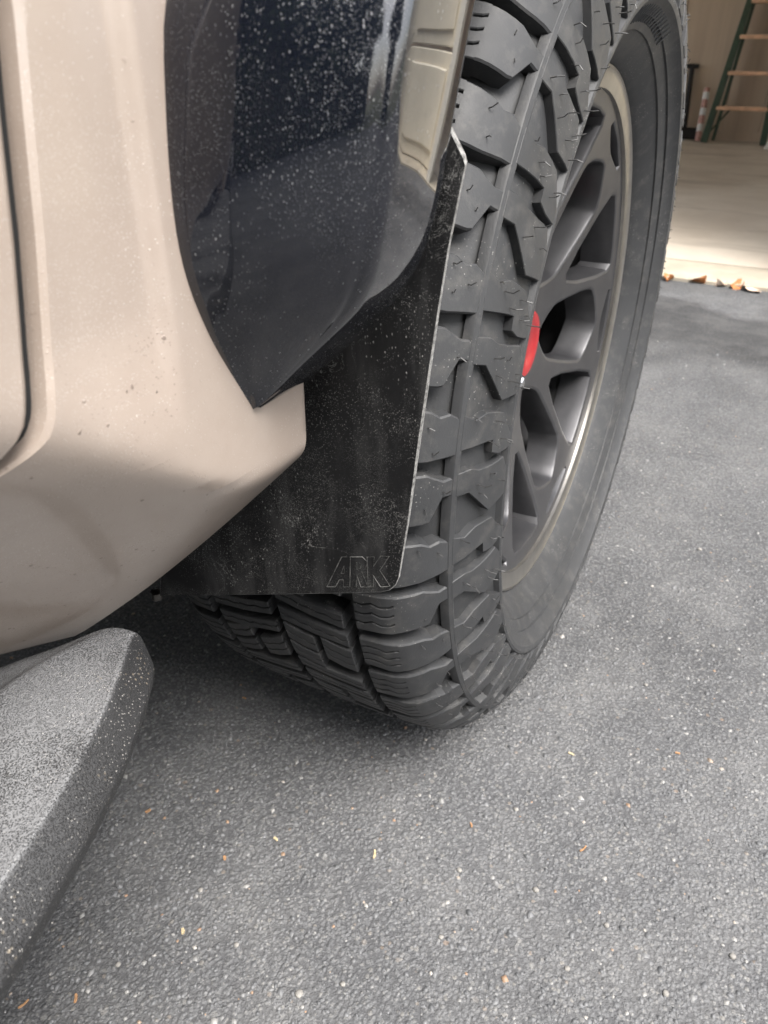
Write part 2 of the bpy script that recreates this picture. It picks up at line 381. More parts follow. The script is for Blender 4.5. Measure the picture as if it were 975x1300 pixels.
# aggregate standing proud of the tar, where the camera can make it out
def aggregate():
    n = 46000
    u = rng.random((n * 3, 2)); P = np.stack([-.55 + 2.1 * u[:, 0], -.95 + 2.35 * u[:, 1]], 1)
    d = np.hypot(P[:, 0] - CAM.x, P[:, 1] - CAM.y); keep = rng.random(len(P)) < np.clip(1.25 - d / 1.7, .1, 1)
    P = P[keep][:n]; n = len(P)
    base = np.array([(1, 0, 0), (0, 1, 0), (-1, 0, 0), (0, -1, 0), (.5, .5, .7), (-.55, .4, .75), (.1, -.6, .8)], float)
    F = np.array([(0, 1, 4), (1, 5, 4), (1, 2, 5), (2, 3, 5), (3, 6, 5), (3, 0, 6), (0, 4, 6), (4, 5, 6)])
    s = .0008 + .0016 * rng.random(n) ** 2 + .0016 * rng.random(n) ** 9; a = rng.random(n) * 6.283
    V = base[None] * (1 + .35 * (rng.random((n, 7, 3)) - .5)); V *= s[:, None, None]; V[..., 0] *= (1 + .5 * rng.random(n))[:, None]; V[..., 2] *= (.45 + .6 * rng.random(n))[:, None]
    c_, s_ = np.cos(a)[:, None], np.sin(a)[:, None]
    X = V[..., 0] * c_ - V[..., 1] * s_ + P[:, :1]; Y = V[..., 0] * s_ + V[..., 1] * c_ + P[:, 1:]; Z = V[..., 2] - .0002
    VV = np.stack([X, Y, Z], -1).reshape(-1, 3); FF = (F[None] + 7 * np.arange(n)[:, None, None]).reshape(-1)
    me = bpy.data.meshes.new('gravel'); me.vertices.add(len(VV)); me.vertices.foreach_set('co', VV.ravel())
    nf = len(FF) // 3; me.loops.add(nf * 3); me.loops.foreach_set('vertex_index', FF)
    me.polygons.add(nf); me.polygons.foreach_set('loop_start', np.arange(nf) * 3); me.polygons.foreach_set('loop_total', np.full(nf, 3))
    at = me.attributes.new('tone', 'FLOAT', 'POINT'); at.data.foreach_set('value', np.repeat(rng.random(n), 7))
    me.update(calc_edges=True); me.validate(); me.materials.append(M_STONE)
    o = place('asphalt_grit', me); o['kind'] = 'stuff'; tag(o, 'grey mineral grit bound into the asphalt driveway', 'grit')
aggregate()

# ------------------------------------------------------------------ garage
gar = thing('garage', 'house garage with an open bay and brown interior behind the truck wheel', 'garage', (0, TH_Y, 0))
GX0, GX1, GY1, GH = -3.9, .70, 7.16, 2.7
def gpart(name, c, d, mt, bev=0, parent=gar):
    b = MB(); b.box((c[0], c[1] - TH_Y, c[2]), d, bev=bev); return b.build(name, mt, parent)
gpart('back_wall', (1.25, GY1 + .06, GH / 2), (10.4, .1, GH), M_WALL)
for sx_ in (-3.95, 6.45):                                # side walls with a long unglazed band, added to let daylight in
    gpart('side_wall', (sx_, 4.72, .45), (.1, 4.98, .9), M_WALL); gpart('side_wall', (sx_, 4.72, 2.55), (.1, 4.98, .3), M_WALL)
    for y_ in (2.3, 4.72, 7.15): gpart('opening_post', (sx_, y_, 1.65), (.08, .1, 1.5), M_TRIM)
gpart('ceiling', (1.25, 4.75, GH + .05), (10.5, 5.0, .1), M_CEIL)
gpart('header', (-1.60, TH_Y + .14, 2.6), (4.6, .2, .4), M_CREAM)
for x0, x1 in ((-4.0, GX0), (GX1, .80), (4.65, 6.5)):
    gpart('pier', ((x0 + x1) / 2, TH_Y + .14, 1.4), (x1 - x0, .2, 2.8), M_CREAM)
gpart('header', (2.725, TH_Y + .14, 2.45), (3.85, .2, .7), M_CREAM)
for s in (GX0 - .05, GX1 + .05): gpart('jamb_trim', (s, TH_Y + .03, 1.05), (.1, .03, 2.1), M_TRIM)
for k in range(4):
    dp = gpart('door_panel', (2.725, TH_Y + .2, .27 + k * .53), (3.84, .05, .51), M_CREAM, .006)
    for j in range(4): gpart('panel_mould', (1.29 + j * .957, TH_Y + .168, .27 + k * .53), (.80, .02, .36), M_CREAM, .008, dp)
gpart('roof', (1.25, 4.78, 3.0), (11.0, 5.4, .3), m_simple('roof_shingle', (.09, .085, .08), .9, 0, 20, .3, .4))
# sheathing boards on the back wall
bx = -1.5
for k, wd in enumerate((.33, .27, .46, .30, .52, .36, .42, .5)):
    gpart('wall_board', (bx + wd / 2, GY1 - .004 - .004 * (k % 2), 1.2), (wd - .006, .024, 2.3), (M_WALL2, M_WALL)[k % 2], .003)
    bx += wd
gpart('skirting', (1.25, GY1 - .022, .045), (10.2, .016, .075), M_WALL)

# ladder leaning on the back wall
def pxw(px, py, y): return on(px, py, 1, y)
lad = thing('step_ladder', 'green step ladder with orange brown treads at the garage back wall', 'ladder', tuple(pxw(905, 176, 6.86)[:2]) + (.012,))
L0 = Vector(lad.location)
def rail(p0, p1, w_, t_, name, mt):
    b = MB(); d = (p1 - p0); L = d.length; d.normalize()
    x = Vector((1, 0, 0)); x = (x - d * x.dot(d)).normalized(); y = d.cross(x)
    R = Matrix((x, y, d)).transposed()
    b.box((p0 + p1) / 2 - L0, (w_, t_, L), R, bev=.004); return b.build(name, mt, lad)
def lpt(px, py, z_): # point on the leaning ladder plane
    d = ray(px, py); # plane: y = 6.84 + .12*z
    t = (6.84 + .12 * CAM.z - CAM.y) / (d.y - .12 * d.z); return CAM + d * t
a0, a1 = lpt(894, 177, 0), lpt(953, 0, 0); b0, b1 = lpt(969, 181, 0), lpt(1006, 0, 0)
a0.z = b0.z = .012; a0.y = b0.y = 6.84
dl, dr = (a1 - a0), (b1 - b0)
a2, b2 = a0 + dl * (1.62 / dl.z), b0 + dr * (1.62 / dr.z)
rail(a0, a2, .05, .08, 'rail', M_LGREEN); rail(b0, b2, .05, .08, 'rail', M_LGREEN)
ra0 = a0 + Vector((.05, .20, 0)); rb0 = b0 + Vector((-.02, .20, 0))
rail(ra0, a2 + Vector((0, .03, -.05)), .025, .04, 'rear_leg', M_LGREEN); rail(rb0, b2 + Vector((0, .03, -.05)), .025, .04, 'rear_leg', M_LGREEN)
for py in (139, 94, 48, 3, -42, -85):
    q = lpt(925, py, 0); t = q.z / a2.z
    p, r_ = a0.lerp(a2, t), b0.lerp(b2, t)
    b = MB(); b.box((p + r_) / 2 - L0 + Vector((0, -.02, 0)), ((r_ - p).length - .03, .085, .028), Matrix.Rotation(-math.atan2((r_ - p).z, (r_ - p).x), 3, 'Y'), bev=.005); b.build('tread', M_LRUNG, lad)
b = MB(); b.tube([a0.lerp(a2, .03) - L0, a0.lerp(a2, .16).lerp(b0.lerp(b2, .16), .3) - L0], .007, 6); b.build('brace', M_LGREEN, lad)
# black pole, striped stick, dark tool, white board
def standing(name, label, cat, foot, top, rad, mt, head=None):
    o = thing(name, label, cat, foot); F0 = Vector(foot); b = MB(); b.tube([(0, 0, 0), Vector(top) - F0], rad, 10); b.build('shaft', mt, o, 40)
    return o, F0
f = pxw(868, 172, 7.03); f.z = .012; t = pxw(879, 84, 7.09)
o, F0 = standing('pry_bar', 'black pole standing upright against the garage back wall', 'pole', f, t, .021, M_BLACK)
b = MB(); b.box(t - F0, (.11, .04, .035), bev=.008); b.build('head', M_BLACK, o)
b = MB(); b.box((.05, -.01, .05), (.16, .05, .09), bev=.012); b.build('foot_block', M_BLACK, o)
f = pxw(886, 176, 6.92); f.z = .012; t = pxw(898, 112, 7.08)
o, F0 = standing('striped_stick', 'short red and white stick leaning beside the green ladder', 'stick', f, t, .024, M_PINK)
for k in range(3):
    p = (t - F0) * (.18 + .3 * k); b = MB(); b.tube([p, p + (t - F0) * .14], .0255, 10); b.build('white_band', M_WHITE, o)
f = pxw(853, 170, 7.0); f.z = .012; t = pxw(862, 92, 7.1)
o, F0 = standing('dark_broom', 'dark tool standing at the garage wall just past the tyre', 'tool', f, t, .03, M_BLACK)
b = MB(); b.box((0, 0, .07), (.10, .06, .14), bev=.015); b.build('head', M_BLACK, o)
wb = MB(); f = pxw(971, 180, 6.55); f.z = .012
wb.prism([Vector(q) for q in ((0, 0, 0), (.5, 0, 0), (.62, .03, 1.0), (.10, .012, .30))], None, Vector((0, .03, 0)))
o = wb.build('white_board', M_WHITE, None, fixn=True); o.location = f; tag(o, 'white board leaning by the foot of the ladder', 'board')

# ------------------------------------------------------------------ the truck
trk = thing('pickup_truck', 'tan pickup truck with gloss black fender flare and dusty lower body', 'truck', (0, 0, 0))
XB = .085                                                # outer plane of the lower body side
def at_x(px, py, x=XB): return on(px, py, 0, x)
def yz(lst, x=XB): return [(at_x(a_, b_, x).y, at_x(a_, b_, x).z) for a_, b_ in lst]
ZC = sorted([(-1.8, .63), (-.82, .622), (-.74, .612)] + yz(((0, 556), (50, 560), (100, 570), (150, 585), (225, 605), (300, 622), (345, 606), (389, 572))))
def zc(y): return sum(ip(y + d, ZC) for d in (-.014, -.007, 0, .007, .014)) / 5
def X(y, z):
    wd = .0026 + .0035 * sm(-.55, -.64, y); t = (zc(y) - z) / wd
    sp = wd * (math.log1p(math.exp(-abs(t))) + max(t, 0))
    x = XB - .92 * sp - .05 * max(0, z - .78) ** 2 * 4
    x -= .0045 * sm(JY - .014, JY - .022, y) * sm(.55, .61, z)                   # raised border along the flare
    return x
JY = at_x(203, 0).y
def on_body(px, py):
    x = XB
    for _ in range(40):
        p = at_x(px, py, x); x += .5 * (X(p.y, p.z) - x)
    return at_x(px, py, x)
JP = sorted((b_, a_) for a_, b_ in yz(((320, 520), (295, 480), (270, 440), (252, 402), (235, 360), (224, 315), (217, 270), (211, 205), (208, 150), (205, 75), (203, 0))))
JP += [(JP[-1][0] + .05, JP[-1][1] + .012), (JP[-1][0] + .115, JP[-1][1] + .04)]
ZT = JP[0][0]                                            # flare bottom / top of the tan tip
TIPY = at_x(391, 500).y; ZTL = at_x(389, 570).z
ZB = sorted([(-3.2, .437), (-1.0, .437)] + [(on_body(a_, b_).y, on_body(a_, b_).z) for a_, b_ in ((-60, 842), (0, 830), (100, 805), (200, 772), (235, 750), (300, 690), (345, 635), (375, 595))] + [(TIPY, ZTL)])
GPY = [(at_x(a_ + 7, b_, XB - .006).z, at_x(a_ + 7, b_, XB - .006).y) for a_, b_ in ((0, 640), (30, 590), (44, 560), (48, 530), (47, 480), (42, 400), (35, 300), (20, 150), (8, 20))]
ZSILL = GPY[0][0] - .045
GP = [(ZSILL, -.95), (ZSILL + .007, -.80), (ZSILL + .02, GPY[0][1] - .055)] + GPY + [(.80, GPY[-1][1] + .008), (1.05, GPY[-1][1] + .02)]
GAP = .0058
def panel_rows(zs, ylo, yhi, n, roll_f=True, roll_r=False, pw=1.0):
    rows = []
    for z in zs:
        a_, e_ = ylo(z), yhi(z); r_ = []
        if roll_r:
            for dx, dy in ((-.028, .0012), (-.006, .0), (-.0016, .0009)): r_.append((X(a_, z) + dx, a_ + dy, z))
            a_ += .0032
        e2 = e_ - (.004 if roll_f else 0)
        for k in range(n + 1):
            t_ = k / n; t_ = 1 - (1 - t_) ** pw; y = a_ + (e2 - a_) * t_; r_.append((X(y, z), y, z))
        if roll_f:
            x0 = X(e2, z)
            for dx, dy in ((-.0012, .0022), (-.004, .0036), (-.010, .004), (-.030, .003)): r_.append((x0 + dx, e2 + dy, z))
        rows.append(r_)
    return rows
def lin(a_, b_, n): return [a_ + (b_ - a_) * k / n for k in range(n + 1)]
b = MB()
ZM = ZSILL
cols = []
ys = [-2.95 + (TIPY - .004 + 2.95) * (1 - (1 - k / 170) ** 3) for k in range(171)]
for y in ys:
    z0 = ip(y, ZB); zl = max(ZM, z0 + .001); col = []
    for dx, dz in ((-.035, .004), (-.016, -.0012), (-.005, -.0026), (-.0015, -.0016)): col.append((X(y, z0) + dx, y, z0 + dz))
    col += [(X(y, z), y, z) for z in lin(z0, zl, 24)]; cols.append(col)
last = cols[-1]
for dx, dy in ((-.0012, .0022), (-.004, .0036), (-.010, .004), (-.030, .003)): cols.append([(p[0] + dx, p[1] + dy, p[2]) for p in last])
b.grid(cols[::-1])
b.grid(panel_rows(lin(ZM, ZT, 24), lambda z: ip(z, GP), lambda z: TIPY, 90, True, True))
b.grid(panel_rows(lin(ZT, .82, 90), lambda z: ip(z, GP), lambda z: ip(z, JP) + .012, 40, False, True))
tipr = []
for dx, dz in ((0, 0), (-.002, .002), (-.012, .003), (-.03, .003)):
    tipr.append([(X(y, ZT) + dx, y, ZT + dz) for y in lin(JP[0][1] - .03, TIPY - .003, 20)])
b.grid(tipr)
fender = b.build('fender', M_PAINT, trk, 35)
# fender above the wheel arch and up to the hood
b = MB(); rows = []
for k in range(41):
    t = k / 40; y = -.598 + 1.45 * t
    zlo = .80 + .25 * math.sin(math.pi * min(1, max(0, (y + .6) / 1.2))) ** .7 if y < .6 else .80
    rows.append([(X(-.6, z) - .05 * max(0, z - .95), y, z) for z in lin(zlo, 1.16, 10)])
b.grid(rows); b.build('upper_fender', M_PAINT, trk, 35)
# door
b = MB(); dz = lin(ZSILL + .007, 1.08, 120)
b.grid([[(p[0], p[1], p[2]) for p in r_] for r_ in panel_rows(dz, lambda z: -1.62, lambda z: ip(z, GP) - GAP, 60, True, False, 2.5)])
door = b.build('door', M_PAINT, trk, 35)
b = MB(); b.box((.085, -1.42, .98), (.03, .18, .03), bev=.01); b.build('handle', M_PAINT, door)
b = MB(); b.grid([[(X(ip(z, GP), z) - .0075, ip(z, GP) + .0016, z), (X(ip(z, GP), z) - .009, ip(z, GP) - GAP * .5, z), (X(ip(z, GP), z) - .014, ip(z, GP) - GAP + .0005, z)] for z in lin(ZSILL + .02, 1.05, 120)]); b.build('door_seal', M_SEAL, trk, 60)
b = MB(); b.box((.022, -.70, .80), (.06, .16, .50)); b.build('door_pillar', M_DARK, trk)
b = MB(); b.box((-.14, -1.75, .49), (.09, 2.35, .1)); b.build('inner_sill', M_DARK, trk)
b = MB(); q = on_body(206, 767) + Vector((-.009, .004, .002)); b.tube([q + Vector((0, 0, .006)), q, q + Vector((.0005, 0, -.0018)), q + Vector((.0005, 0, -.0026))], [.005, .0055, .0046, .0015], 10); b.build('bolt', M_DISC, trk)

# fender flare lofted along the arch: J at the body, K the outer corner, L the lip at the wheel opening
JJ = [on(px, py, 0, XB - .001) for px, py in ((320, 520), (308, 500), (288, 468), (270, 440), (252, 402), (235, 360), (224, 315), (217, 270), (211, 205), (208, 150), (205, 75), (203, 0))]
KK = [on(px, py, 0, x) for px, py, x in ((326, 517, .0885), (352, 497, .096), (392, 459, .113), (425, 428, .126), (452, 398, .138), (474, 354, .147), (484, 302, .1525), (491, 255, .155), (498, 197, .157), (505, 140, .1585), (515, 62, .160), (525, -8, .161))]
LL = [on(px, py, 0, x) for px, py, x in ((330, 517, .0865), (392, 484, .0885), (432, 450, .104), (470, 414, .119), (501, 385, .131), (526, 351, .140), (545, 308, .146), (557, 262, .1495), (566, 215, .152), (575, 160, .1545), (589, 85, .157), (604, 0, .158))]
def arch(P0, rx, rz, n=26):                               # from P0 over the wheel to the mirrored point in front
    c0 = math.asin(min(1, (P0.z - .42) / rz)); out = []
    sx = -P0.y / (rx * math.cos(c0))
    for k in range(1, n + 1):
        a_ = c0 + (math.pi - 2 * c0) * k / n; out.append(Vector((P0.x, -rx * sx * math.cos(a_), .42 + rz * math.sin(a_))))
    return out
for lst, rx, rz in ((JJ, .60, .63), (KK, .57, .60), (LL, .52, .55)):
    lst += arch(lst[-1], rx, rz)
    lst += [Vector((p.x, -p.y, p.z)) for p in lst[10::-1]]
    for p in lst: p.x -= .10 * sm(-.1, .5, p.y)
b = MB(); rows = []
for J, K, L in zip(JJ, KK, LL):
    jk = K - J; nrm = Vector((.3, -1, .1)) if J.y < 0 else Vector((.3, 1, .1)); bul = min(.010, jk.length * .08)
    sec = [J + Vector((-.025, .006 * (1 if J.y < 0 else -1), 0)), J + Vector((-.0015, 0, 0)), J + jk * .02 + nrm * .0012]
    for t in (.12, .25, .4, .55, .7, .82, .9): sec.append(J + jk * t + nrm.normalized() * bul * math.sin(math.pi * min(1, t * 1.02)))
    kl = L - K; r = min(.0065, kl.length * .3, jk.length * .3); ja, lb = K - jk.normalized() * r if jk.length > 1e-6 else K, K + kl.normalized() * r
    for t in (0, .2, .4, .6, .8, 1): sec.append(ja.lerp(K, t).lerp(K.lerp(lb, t), t))
    for t in (.35, .6, .85): sec.append(lb.lerp(L, t) + Vector((.0012 * math.sin(math.pi * t), 0, 0)))
    inn = Vector((-1, .35 * (1 if J.y < 0 else -1), 0)).normalized()
    sec += [L, L + inn * .0015 + kl.normalized() * .0012, L + inn * .004 + kl.normalized() * .0012, L + inn * min(.045, max(.012, L.x - .03))]
    rows.append(sec)
b.grid(rows); flare = b.build('fender_flare', M_GLOSS, trk, 50)
sub = flare.modifiers.new('smooth', 'SUBSURF'); sub.levels = sub.render_levels = 1

# wheel well liner
b = MB(); rows = []
for k in range(37):
    a_ = math.radians(8 + 172 * k / 36); R_ = .50
    rows.append([(x, -R_ * math.cos(a_), .45 + R_ * 1.0 * math.sin(a_)) for x in (.05 - .06 * sm(0, .4, -R_ * math.cos(a_)), -.05, -.2, -.36)])
b.grid(rows); b.box((-.40, 0, .72), (.06, 1.0, .7)); b.build('wheel_well', M_DARK, trk, 40)

# mud flap: bent sheet, cut corner, chamfered top
BL, BR, TR = on(235, 752, 1, -.462), on(505, 745, 1, -.437), on(592, 210, 1, -.449)
def flap_pt(px, py):                                      # plane of the flap
    nn = (BR - BL).cross(TR - BL); d = ray(px, py)
    return CAM + d * ((BL - CAM).dot(nn) / d.dot(nn)), nn.normalized()
fl_px = [(205, 753.5), (235, 753), (330, 752), (420, 750.5), (485, 749), (496, 746.5), (504, 740), (508, 731), (520, 660), (533, 570), (546, 480), (559, 390), (572, 310), (583, 255), (592, 212), (593.5, 205), (591, 196), (575, 163), (552, 120), (470, 100), (360, 330), (215, 600)]
fp = [flap_pt(*q)[0] for q in fl_px]; fn = flap_pt(300, 600)[1]
if fn.y > 0: fn = -fn
TH = .0032
b = MB(); n_ = len(fp); ctr = sum(fp, Vector()) / n_
inner = [p + (ctr - p).normalized() * .0011 for p in fp]
V = [p + fn * TH for p in inner] + [p + fn * (TH - .0009) for p in fp] + [Vector(p) for p in fp]
b.add(V, [list(range(n_))], 0); b.add(V, [[i, (i + 1) % n_, n_ + (i + 1) % n_, n_ + i] for i in range(n_)], 1)
b.add(V, [[n_ + i, n_ + (i + 1) % n_, 2 * n_ + (i + 1) % n_, 2 * n_ + i] for i in range(n_)], 1); b.add(V, [[2 * n_ + i for i in range(n_)][::-1]], 0)
flap = b.build('mud_flap', [M_FLAP, M_EDGE], trk, fixn=True)
# embossed outline lettering on the flap corner
def stroke(pl):
    b = MB(); b.tube([flap_pt(*q)[0] + fn * (TH + .0001) for q in pl], .00034, 6); return b
let = MB()
for pl in ([(417, 741), (436, 703), (447, 703), (446, 741), (438, 741), (438, 732), (433, 732), (428, 741), (417, 741)], [(435, 724), (439, 714), (439, 724), (435, 724)],
           [(446, 741), (447, 703), (462, 703), (468, 709), (466, 718), (461, 721), (469, 741), (460, 741), (455, 726), (454, 741)], [(455, 719), (455, 710), (460, 711), (460, 717), (455, 719)],
           [(469, 741), (468, 703), (477, 703), (476, 715), (485, 702), (496, 702), (484, 720), (497, 740), (485, 741), (476, 727), (476, 741), (469, 741)]):
    t_ = stroke(pl); let.add(t_.v, t_.f)
let.build('lettering', M_SCUFF, flap, 60)

# running board, tapered front end
b = MB(); sx = [(-.546, -.005, .010), (-.5495, -.02, .0165), (-.557, -.03, .0225), (-.585, -.05, .0395), (-.615, -.06, .055), (-.653, -.065, .0695), (-.683, -.07, .0785), (-.715, -.07, .0875), (-.78, -.07, .106), (-.90, -.07, .128), (-1.2, -.07, .135), (-2.2, -.07, .135), (-2.75, -.07, .13), (-2.95, -.07, .03)]
rows = []
for y, xi, xo in sx:
    f_ = sm(-.546, -.60, y); zt = .4005 - .003 * (1 - f_); wd = xo - xi; dip = .005 * f_
    ed = min(.015, wd * .4)
    rows.append([(xi - .01 * f_, y, zt - .03), (xi - .01 * f_, y, zt - .014), (xi + wd * .12, y, zt - .012 * f_), (xi + wd * .2, y, zt - .011 * f_), (xi + wd * .27, y, zt - .001 * f_), (xi + wd * .32, y, zt), (xi + wd * .6, y, zt - dip * .4), (xo - ed * 1.5, y, zt - dip * .3), (xo - ed * 1.12, y, zt), (xo - ed, y, zt - .0006), (xo - ed * .88, y, zt - .0024), (xo - ed * .12, y, zt - .015), (xo, y, zt - .0175), (xo - ed * .05, y, zt - .021), (xo - ed * .6, y, zt - .045), (xo - ed * 2.0, y, zt - .052)])
r0 = rows[0]; tip = [(p[0] * .8 + .2 * .004, -.5435, (p[2] - .006 if i not in (0, 15) else p[2])) for i, p in enumerate(r0)]
b.grid([[(.003, -.542, .378)] * 16, tip] + rows)
stp = b.build('running_board', M_STEP, trk, 60); sub = stp.modifiers.new('smooth', 'SUBSURF'); sub.levels = sub.render_levels = 2

# ---- wheel
HR = .416
whl = bpy.data.objects.new('wheel', None); COL.objects.link(whl); whl.parent = trk; whl.location = (0, 0, HR)
# profile of the carcass (axial w, radius r)
PRO = [(0, .404), (.06, .4035), (.085, .4015), (.100, .397), (.1135, .3895), (.1255, .3805), (.1330, .370), (.1380, .355), (.1415, .340), (.1437, .327), (.1450, .3225), (.1492, .3205), (.1500, .3180), (.1490, .3135), (.1450, .3105), (.1385, .303), (.1377, .3015), (.1357, .3013), (.1305, .292), (.1297, .2905), (.1277, .2903), (.121, .281), (.1135, .2735), (.1085, .2685), (.102, .2655), (.095, .262)]
def lathe(pro, n, b, mi=0, close=False):
    rows = [[(w_, r_ * math.cos(2 * math.pi * k / n), r_ * math.sin(2 * math.pi * k / n)) for k in range(n)] for w_, r_ in pro]
    if close: rows.append(rows[0])
    b.grid(rows[::-1], True, mi)
full = [(-w_, r_) for w_, r_ in PRO[::-1][:-1]] + PRO
b = MB(); lathe(full, 180, b); tyre_me = b.mesh('tyre', M_RUB, 30); tyre = place('tyre', tyre_me, whl)
b = MB(); lathe([(.1265, .3834), (.1318, .3832), (.1332, .3826), (.1352, .3792), (.1350, .3781), (.128, .3774)], 180, b); b.build('sidewall_rib', M_RUB, whl, 25)
# surface along which tread lugs are laid: s -> (w, r), outward normal
SURF = [(-.1165, .4050), (-.109, .4115), (-.098, .4165), (-.06, .419), (0, .4195), (.06, .419), (.098, .4165), (.109, .4115), (.1165, .4050), (.1235, .397), (.1295, .389), (.1335, .381), (.1398, .368), (.1440, .354), (.1472, .340), (.1490, .326), (.1490, .318), (.148, .312)]
SL = [0]
for (a_, b_), (c_, d_) in zip(SURF, SURF[1:]): SL.append(SL[-1] + math.hypot(c_ - a_, d_ - b_))
def s_at(w_=None, r_=None):
    for i in range(len(SURF) - 1):
        a_, b_ = SURF[i], SURF[i + 1]
        if w_ is not None and a_[0] <= w_ <= b_[0]: return SL[i] + (SL[i + 1] - SL[i]) * (w_ - a_[0]) / (b_[0] - a_[0])
        if r_ is not None and SURF[i][0] > .05 and b_[1] <= r_ <= a_[1]: return SL[i] + (SL[i + 1] - SL[i]) * (a_[1] - r_) / (a_[1] - b_[1])
    return SL[-1]
def surf(s_, h):
    s_ = min(max(s_, 0), SL[-1] - 1e-6)
    for i in range(len(SL) - 1):
        if s_ <= SL[i + 1]: break
    t = (s_ - SL[i]) / (SL[i + 1] - SL[i]); a_, b_ = SURF[i], SURF[i + 1]
    def nrm(j):
        a2, b2 = SURF[max(j - 1, 0)], SURF[min(j + 1, len(SURF) - 1)]; L = math.hypot(b2[0] - a2[0], b2[1] - a2[1]); return ((a2[1] - b2[1]) / L, (b2[0] - a2[0]) / L)
    n1, n2 = nrm(i), nrm(i + 1); nx, nr = n1[0] + (n2[0] - n1[0]) * t, n1[1] + (n2[1] - n1[1]) * t; L = math.hypot(nx, nr)
    return a_[0] + (b_[0] - a_[0]) * t + nx / L * h, a_[1] + (b_[1] - a_[1]) * t + nr / L * h
PITCH = 360 / 54
def P3(s_, ph, h):
    w_, r_ = surf(s_, h); a_ = math.radians(ph); return (w_, r_ * math.cos(a_), r_ * math.sin(a_))
def lug(b, samples, top, base, ch=.0014, end0=True, end1=True):
    """samples: list of (s, phi_lo, phi_hi) in degrees; a raised block with chamfered rim"""
    cd = math.degrees(ch / .40); rows = []
    def row(s_, lo, hi, t): return [P3(s_, lo - cd * .6, base), P3(s_, lo, t - ch), P3(s_, lo + cd, t), P3(s_, lo + (hi - lo) * .33, t), P3(s_, lo + (hi - lo) * .67, t), P3(s_, hi - cd, t), P3(s_, hi, t - ch), P3(s_, hi + cd * .6, base)]
    s0, l0, h0 = samples[0]; s1, l1, h1 = samples[-1]
    if end0:
        rows.append([P3(s0 - ch * .4, l0 + (h0 - l0) * k / 7, base) for k in range(8)])
        rows.append(row(s0, l0, h0, top - ch))
        samples = [(s0 + ch, *[ip(s0 + ch, [(q[0], q[j]) for q in samples]) for j in (1, 2)])] + samples[1:]
    if end1: samples = samples[:-1] + [(s1 - ch, *[ip(s1 - ch, [(q[0], q[j]) for q in samples]) for j in (1, 2)])]
    for q in samples: rows.append(row(*q, top))
    if end1:
        rows.append(row(s1, l1, h1, top - ch)); rows.append([P3(s1 + ch * .4, l1 + (h1 - l1) * k / 7, base) for k in range(8)])
    b.grid(rows)
def dens(pts, step=.006):
    out = [pts[0]]
    for p, q in zip(pts, pts[1:]):
        n = max(1, int((q[0] - p[0]) / step))
        for k in range(1, n + 1): t = k / n; out.append(tuple(p[j] + (q[j] - p[j]) * t for j in range(3)))
    return out
sW = lambda w_: s_at(w_=w_)
sR = lambda r_: s_at(r_=r_)
# angles grow so that the rear of the wheel runs from +phi (top) at 90..180 down to 270 at the ground
def shoulder(kind):
    b = MB(); p = PITCH
    if kind == 0:   # lug with a diagonal notch towards the rib
        side = dens([(sW(.074), .06 * p, .86 * p), (sW(.095), .03 * p, .82 * p), (sR(.4085), .02 * p, .80 * p), (sR(.3995), .02 * p, .80 * p), (sR(.3965), .06 * p, .78 * p), (sR(.3895), .14 * p, .42 * p), (sR(.3808), .12 * p, .42 * p)])
    else:
        side = dens([(sW(.074), .10 * p, .80 * p), (sW(.095), .08 * p, .84 * p), (sR(.4085), .10 * p, .84 * p), (sR(.4005), .12 * p, .84 * p), (sR(.3955), .19 * p, .82 * p), (sR(.3895), .15 * p, .80 * p), (sR(.3808), .24 * p, .78 * p)])
    st = sW(.1045)
    cut = (st, ip(st, [(q[0], q[1]) for q in side]), ip(st, [(q[0], q[2]) for q in side]))
    lug(b, [cut] + [q for q in side if q[0] > st + .0008], .0, -.014, .0012, False)
    tread = [q for q in side if q[0] < st - .0008] + [cut]; lug(b, tread, -.0035, -.016, .001, True, False)
    # sipe-cut slabs on the tread face
    n = 4
    for k in range(n):
        def wav(s_, f): return .035 * p * math.sin((s_ - sW(.074)) * 330 + f)
        sl_ = []
        for s_, lo, hi in tread:
            wv = wav(s_, kind * 1.3); g = .016 * p
            a_ = lo + (hi - lo) * k / n + (wv + g if k else 0); c_ = lo + (hi - lo) * (k + 1) / n + (wv - g if k < n - 1 else 0)
            sl_.append((s_, a_, c_))
        lug(b, sl_, .0, -.0045, .0006, True, False)
    return b.mesh('shoulder_lug', M_RUB, 22)
def side_lug(kind):
    b = MB(); p = PITCH
    if kind == 0:
        pts = [(sR(.3800), .08 * p, .46 * p), (sR(.3690), .05 * p, .46 * p), (sR(.3600), .12 * p, .66 * p), (sR(.3450), .13 * p, 1.02 * p), (sR(.3300), .10 * p, .98 * p), (sR(.3215), .40 * p, .96 * p)]
    else:
        pts = [(sR(.3800), .18 * p, .72 * p), (sR(.3700), .27 * p, .70 * p), (sR(.3590), .18 * p, .68 * p), (sR(.3490), .20 * p, .68 * p), (sR(.3484), .20 * p, .90 * p), (sR(.3390), .24 * p, .98 * p), (sR(.3280), .56 * p, .98 * p), (sR(.3215), .70 * p, .96 * p)]
    lug(b, dens(pts), .0009, -.009, .0006); return b.mesh('sidewall_lug', M_RUB, 22)
